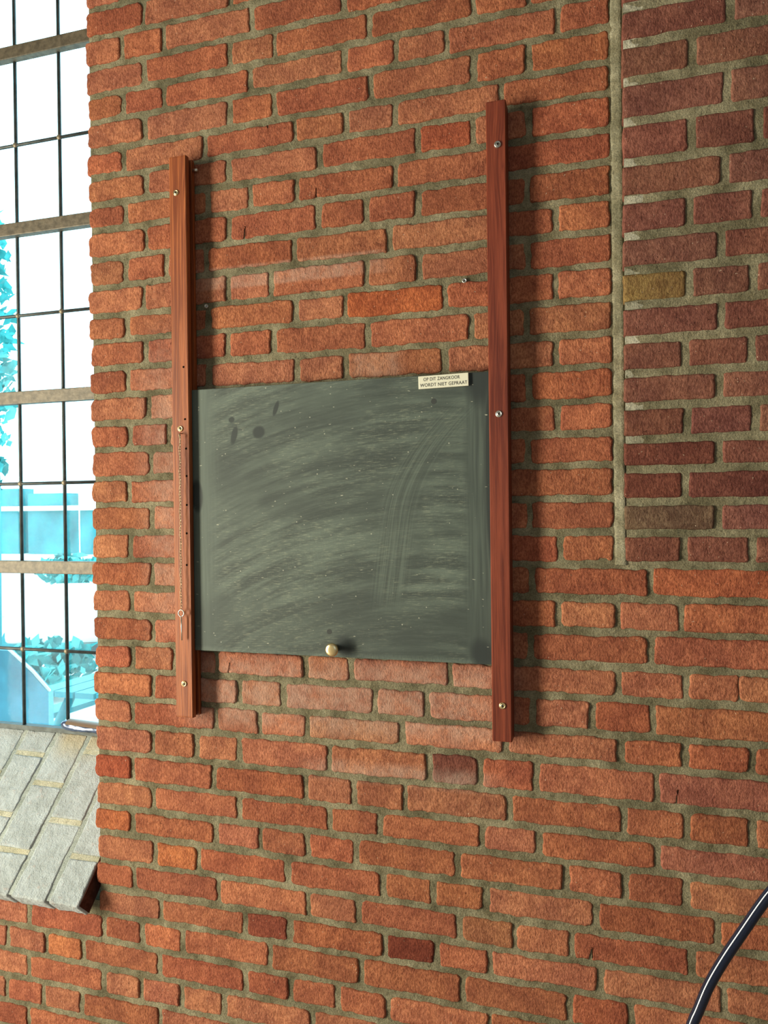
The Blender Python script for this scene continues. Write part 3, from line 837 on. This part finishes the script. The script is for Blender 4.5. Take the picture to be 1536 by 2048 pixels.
# ------------------------------------------------------------------ the chalkboard
BX0, BX1, BZ0, BZ1 = -0.8645, -0.2115, -0.3055, 0.257
BY0, BY1 = -0.0222, -0.0142
bcx, bcz = (BX0 + BX1) / 2, (BZ0 + BZ1) / 2
board = empty('chalkboard', (bcx, (BY0 + BY1) / 2, BZ0 + ZO))
tag(board, 'dark grey-green chalkboard smeared with wiped chalk, held between wooden rails', 'chalkboard')
me = box_mesh('panel', BX1 - BX0, BY1 - BY0, BZ1 - BZ0, 0.0012, 2)
link_mesh('panel', me, M['board'], board, (bcx, (BY0 + BY1) / 2, bcz + ZO), smooth=False)
for x, z, rr in ((-0.326, 0.205, 0.0056), (-0.550, -0.254, 0.0054)):
    bm = bmesh.new(); lathe(bm, ((rr, -0.001), (rr, 0.0002), (0.0, 0.0002)), 18, TOROOM)
    link_mesh('screw_hole', bm_mesh(bm, 'screw_hole'), M['board_edge'], board, (x, BY0, z + ZO), smooth=False)
bm = bmesh.new()
lathe(bm, ((0.007, -0.001), (0.007, 0.006), (0.0085, 0.012), (0.0125, 0.018), (0.0136, 0.022), (0.0132, 0.0245), (0.011, 0.0262), (0.006, 0.0270), (0.0, 0.0272)), 32, TOROOM)
k = link_mesh('knob', bm_mesh(bm, 'knob'), M['brass'], board, (-0.5365, BY0, -0.2865 + ZO)); k['label'] = 'round polished brass knob'

# sign
SX0, SX1, SZ0, SZ1 = -0.3555, -0.2565, 0.2305, 0.2555
sgn = link_mesh('sign_plate', box_mesh('sign_plate', SX1 - SX0, 0.005, SZ1 - SZ0, 0.0008, 2), M['sign'], board, ((SX0 + SX1) / 2, BY0 - 0.0026, (SZ0 + SZ1) / 2 + ZO), (0, math.radians(-0.9), 0), smooth=False)
sgn['label'] = 'small cream sign reading OP DIT ZANGKOOR WORDT NIET GEPRAAT'
def lettering(text, cx, cz, width, height):
    cu = bpy.data.curves.new('lettering', 'FONT'); cu.body = text; cu.size = 1.0; cu.extrude = 0.0; cu.space_character = 1.08
    cu.offset = 0.008
    tmp = bpy.data.objects.new('lettering_tmp', cu); col.objects.link(tmp)
    dg = bpy.context.evaluated_depsgraph_get()
    me = bpy.data.meshes.new_from_object(tmp.evaluated_get(dg))
    bpy.data.objects.remove(tmp)
    co = np.empty(len(me.vertices) * 3); me.vertices.foreach_get('co', co); co = co.reshape(-1, 3)
    lo, hi = co.min(0), co.max(0)
    out = np.zeros_like(co)
    out[:, 0] = (co[:, 0] - (lo[0] + hi[0]) / 2) / (hi[0] - lo[0]) * width + cx
    out[:, 2] = (co[:, 1] - (lo[1] + hi[1]) / 2) / (hi[1] - lo[1]) * height + cz
    me.vertices.foreach_set('co', out.ravel()); me.update(); me.materials.clear()
    o = bpy.data.objects.new('lettering', me); col.objects.link(o); me.materials.append(M['ink'])
    o.parent = sgn; o.location = (0, -0.0027, 0)
    return o
lettering('OP DIT ZANGKOOR', -0.0030, 0.0056, 0.0720, 0.0066)
lettering('WORDT NIET GEPRAAT', 0.0005, -0.0056, 0.0930, 0.0066)

# ------------------------------------------------------------------ foil-wrapped roll on the sill
roll = empty('foil_roll', (-1.34, 0.197, -0.582 + ZO))
tag(roll, 'shiny dark foil roll lying across the top of the whitewashed sill', 'roll')
bm = bmesh.new()
rr = random.Random(21)
N = 26
rings = []
for i in range(N):
    f = i / (N - 1)
    x = -1.397 + 0.205 * f
    e = min(1.0, (f / 0.10)) ** 0.5 if f < 0.1 else (min(1.0, (1 - f) / 0.08) ** 0.5 if f > 0.92 else 1.0)
    rad = 0.0165 * max(0.12, e)
    ring = []
    for t in range(18):
        th = 2 * math.pi * t / 18
        d = rad * (1 + 0.10 * math.sin(3 * th + i * 0.35) + rr.uniform(-0.07, 0.07))
        ring.append(bm.verts.new((x, 0.197 + 1.1 * d * math.cos(th), -0.5810 - 0.010 * f + 0.0165 + 0.82 * d * math.sin(th))))
    rings.append(ring)
for a, b in zip(rings, rings[1:]):
    for t in range(18): bm.faces.new((a[t], a[(t + 1) % 18], b[(t + 1) % 18], b[t]))
bm.faces.new(rings[0]); bm.faces.new(rings[-1])
link_mesh('roll_body', bm_mesh(bm, 'roll_body'), M['foil'], roll, (0, 0, ZO))
bm = bmesh.new()
rw = []
for i in range(12):
    x = -1.370 + 0.165 * i / 11
    rw.append([bm.verts.new((x, 0.197 + 0.0196 * math.cos(th), -0.5645 - 0.010 * (x + 1.397) / 0.205 + 0.0158 * math.sin(th))) for th in (math.radians(v_) for v_ in (60, 80, 100, 120, 140, 158))])
for a, b in zip(rw, rw[1:]):
    for t in range(5): bm.faces.new((a[t], a[t + 1], b[t + 1], b[t]))
link_mesh('wrapper', bm_mesh(bm, 'wrapper'), M['label_paper'], roll, (0, 0, ZO))

# ------------------------------------------------------------------ bent black tube near the camera
hoop = empty('bent_tube_frame', (0.30, -0.6, 0.0))
tag(hoop, 'glossy black bent metal tube standing on the floor before the brick wall', 'tube frame')
ctrl = [(0.040, -1.49), (0.043, -1.2), (0.050, -0.90), (0.060, -0.70), (0.0675, -0.600), (0.0805, -0.556), (0.0866, -0.540), (0.0975, -0.511), (0.1130, -0.480), (0.1330, -0.445), (0.1490, -0.4175), (0.1620, -0.398), (0.19, -0.360), (0.235, -0.315), (0.30, -0.285), (0.37, -0.30),
        (0.43, -0.345), (0.48, -0.42), (0.51, -0.52), (0.53, -0.70), (0.54, -1.0), (0.545, -1.49)]
def smooth_path(c, per=6):
    out = []
    c = [np.array(p, float) for p in c]
    for i in range(len(c) - 1):
        p0, p1, p2, p3 = c[max(0, i - 1)], c[i], c[i + 1], c[min(len(c) - 1, i + 2)]
        for t in np.linspace(0, 1, per, endpoint=False):
            out.append(0.5 * ((2 * p1) + (-p0 + p2) * t + (2 * p0 - 5 * p1 + 4 * p2 - p3) * t * t + (-p0 + 3 * p1 - 3 * p2 + p3) * t ** 3))
    out.append(c[-1]); return out
bm = bmesh.new(); tube(bm, [(p[0], -0.6, p[1] + ZO) for p in smooth_path(ctrl)], 0.0058, 20)
link_mesh('tube_body', bm_mesh(bm, 'tube_body'), M['tube'], hoop)
for x in (0.040, 0.545):
    bm = bmesh.new(); lathe(bm, ((0.0, 0.0), (0.012, 0.0), (0.012, 0.006), (0.0075, 0.022), (0.0058, 0.022)), 18)
    link_mesh('rubber_foot', bm_mesh(bm, 'rubber_foot'), M['rubber'], hoop, (x, -0.6, 0.0))
hoop.children[0].location = -Vector(hoop.location)

# ------------------------------------------------------------------ the rest of the room
def shell(name, boxes, mat, label):
    bm = bmesh.new()
    for b in boxes: add_box(bm, *b)
    return structure(link_mesh(name, bm_mesh(bm, name), mat, None, (0, 0, 0), smooth=False), label)
shell('floor', [(-3.6, 3.4, -5.2, 0.36, -0.1, 0.0)], M['floor'], 'stone floor')
shell('ceiling', [(-3.6, 3.4, -5.2, 0.36, 4.5, 4.6)], M['plaster'], 'pale ceiling')
shell('wall_left', [(-3.6, -3.4, -5.2, -2.45, 0, 4.5), (-3.6, -3.4, -1.45, 0.36, 0, 4.5), (-3.6, -3.4, -2.45, -1.45, 0, 0.1), (-3.6, -3.4, -2.45, -1.45, 2.7, 4.5)], M['plaster'], 'plastered side wall with a tall window opening')
shell('wall_right', [(3.2, 3.4, -5.2, 0.36, 0, 4.5)], M['plaster'], 'plastered side wall')
shell('wall_front', [(-3.4, 3.2, -5.2, -5.0, 0, 4.5)], M['plaster'], 'plastered wall behind the viewer')

# ------------------------------------------------------------------ outdoors, seen through the window
GZ = -1.95
M['gravel'] = mat_plain('pale_gravel', (0.62, 0.62, 0.60), 0.9, vary=0.1, scale=3)
M['leaf'] = mat_plain('leaf', (0.05, 0.36, 0.36), 0.7, vary=0.45, scale=2.5)
M['teal'] = mat_plain('blue_green_boards', (0.055, 0.30, 0.33), 0.8, vary=0.25, scale=1.5)
M['cover'] = mat_plain('blue_panel', (0.09, 0.33, 0.44), 0.6, vary=0.3, scale=4)
M['white'] = mat_plain('white_paint', (0.85, 0.85, 0.83), 0.6)
M['bench_wood'] = mat_plain('blue_bench', (0.06, 0.32, 0.36), 0.7)
bm = bmesh.new(); add_box(bm, -40, 6, 0.5, 45, GZ - 0.1, GZ)
structure(link_mesh('ground', bm_mesh(bm, 'ground'), M['gravel'], None, (0, 0, ZO), smooth=False), 'pale ground outdoors')

def leafy(name, label, c, rx, ry, rz, n, seed, trunk=None):
    root = empty(name, (c[0], c[1], GZ + ZO)); tag(root, label, 'bush' if trunk is None else 'tree')
    bm = bmesh.new(); r = random.Random(seed)
    for _ in range(n):
        while True:
            p = Vector((r.uniform(-1, 1), r.uniform(-1, 1), r.uniform(-1, 1)))
            if p.length < 1: break
        p = Vector((c[0] + p.x * rx, c[1] + p.y * ry, c[2] + p.z * rz))
        s = r.uniform(0.05, 0.13)
        a = Vector((r.uniform(-1, 1), r.uniform(-1, 1), r.uniform(-1, 1))).normalized(); b = a.orthogonal().normalized()
        q_ = [bm.verts.new(p + (a * u + b * w) * s) for u, w in ((-1, 0), (0, -0.45), (1, 0), (0, 0.45))]
        bm.faces.new(q_)
    o = link_mesh('foliage', bm_mesh(bm, 'foliage'), M['leaf'], root, (0, 0, ZO), smooth=False); o['kind'] = 'stuff'
    bm = bmesh.new(); tube(bm, [(c[0], c[1], GZ), (c[0] + 0.05, c[1], GZ + (c[2] - GZ) * 0.6), (c[0], c[1], c[2])], [0.10, 0.08, 0.03] if trunk else [0.04, 0.03, 0.02], 8)
    link_mesh('trunk', bm_mesh(bm, 'trunk'), M['bench_wood'], root, (0, 0, ZO))
leafy('garden_tree', 'tall leafy tree rising high beyond the window bars', (-6.72, 5.4, 1.85), 0.27, 0.3, 1.75, 520, 1, trunk=True)
leafy('garden_bush', 'loose low bush growing behind the picnic table', (-5.6, 5.0, -1.62), 0.55, 0.5, 0.30, 330, 2)
leafy('garden_bush', 'dense hedge-like bush standing over the white van', (-8.3, 8.6, -0.95), 0.55, 0.4, 0.26, 330, 4)

bld = empty('garden_shed', (-9.4, 10.5, GZ + ZO)); tag(bld, 'low blue-green garden building with white plinth and white band', 'building')
for x0_, x1_, zt_ in ((-11.5, -10.57, 0.42), (-10.35, -9.55, 0.32), (-9.20, -8.6, 0.02)):
    bm = bmesh.new(); add_box(bm, x0_, x1_, 10, 10.4, -0.85, zt_); link_mesh('wall_panel', bm_mesh(bm, 'wall_panel'), M['teal'], bld, (0, 0, ZO), smooth=False)
bm = bmesh.new(); add_box(bm, -11.5, -8.6, 9.9, 10.6, GZ, -0.80); link_mesh('plinth', bm_mesh(bm, 'plinth'), M['white'], bld, (0, 0, ZO), smooth=False)
bm = bmesh.new(); add_box(bm, -11.0, -8.6, 9.88, 9.99, 0.0, 0.09); link_mesh('white_band', bm_mesh(bm, 'white_band'), M['white'], bld, (0, 0, ZO), smooth=False)

van = empty('white_van', (-7.2, 7.2, GZ + ZO)); tag(van, 'white box van parked beyond the garden', 'van')
me = box_mesh('van_body', 2.0, 1.8, 0.62, 0.08, 3); link_mesh('van_body', me, M['white'], van, (-6.9, 7.6, -1.42 + ZO), (0, 0, 0.35))
me = box_mesh('window_pane', 0.22, 0.02, 0.22, 0.0); link_mesh('window_pane', me, M['teal'], van, (-6.45, 6.85, -1.25 + ZO), (0, 0, 0.35), smooth=False)
for x, y in ((-7.5, 6.65), (-6.2, 7.1)):
    bm = bmesh.new(); lathe(bm, ((0, -0.08), (0.2, -0.08), (0.22, 0.0), (0.2, 0.08), (0, 0.08)), 20, Matrix.Rotation(0.35, 4, 'Z') @ TOROOM)
    link_mesh('wheel', bm_mesh(bm, 'wheel'), M['bench_wood'], van, (x, y, GZ + 0.22 + ZO))

pt = empty('picnic_table', (-3.7, 3.7, GZ + ZO)); tag(pt, 'blue-grey wooden picnic table with two bench seats', 'picnic table')
def plank(name, x0, x1, z, th=0.04):
    bm = bmesh.new(); v_ = add_box(bm, x0, x1, 2.85, 4.6, z - th, z)
    for q_ in v_: q_.co.x += (q_.co.y - 2.85) * 0.12
    link_mesh(name, bm_mesh(bm, name), M['bench_wood'], pt, (0, 0, ZO), smooth=False)
for i in range(4): plank('top_plank', -3.86 + 0.17 * i, -3.86 + 0.17 * i + 0.15, -1.25)
plank('seat_plank', -4.25, -4.05, -1.52); plank('seat_plank', -3.02, -2.82, -1.52)
for y in (3.0, 4.4):
    for sx2 in (-1, 1):
        bm = bmesh.new(); xo = -3.53 + (y - 2.85) * 0.12
        tube(bm, [(xo + sx2 * 0.5, y, GZ), (xo + sx2 * 0.15, y, -1.29)], 0.035, 6)
        link_mesh('leg', bm_mesh(bm, 'leg'), M['bench_wood'], pt, (0, 0, ZO))
    bm = bmesh.new(); xo = -3.53 + (y - 2.85) * 0.12; add_box(bm, xo - 0.72, xo + 0.72, y - 0.02, y + 0.02, -1.62, -1.56)
    link_mesh('cross_beam', bm_mesh(bm, 'cross_beam'), M['bench_wood'], pt, (0, 0, ZO), smooth=False)

cv = empty('slanted_panel', (-3.1, 1.63, GZ + ZO)); tag(cv, 'blue panel with a sloping white-edged top standing close outside the window', 'panel')
bm = bmesh.new()
prof = [(-3.9, GZ), (-3.9, -0.70), (-2.90, -0.70), (-2.76, -0.80), (-2.655, -0.895), (-2.655, GZ)]
a = [bm.verts.new((x, 1.6, z)) for x, z in prof]; b = [bm.verts.new((x, 1.635, z)) for x, z in prof]
bm.faces.new(a); bm.faces.new(b[::-1])
for i in range(6): bm.faces.new((a[i], b[i], b[(i + 1) % 6], a[(i + 1) % 6]))
link_mesh('board', bm_mesh(bm, 'board'), M['cover'], cv, (0, 0, ZO), smooth=False)
bm = bmesh.new(); tube(bm, [(-2.90, 1.610, -0.697), (-2.76, 1.610, -0.797), (-2.655, 1.610, -0.892)], 0.009, 6)
link_mesh('edge_strip', bm_mesh(bm, 'edge_strip'), M['white'], cv, (0, 0, ZO))
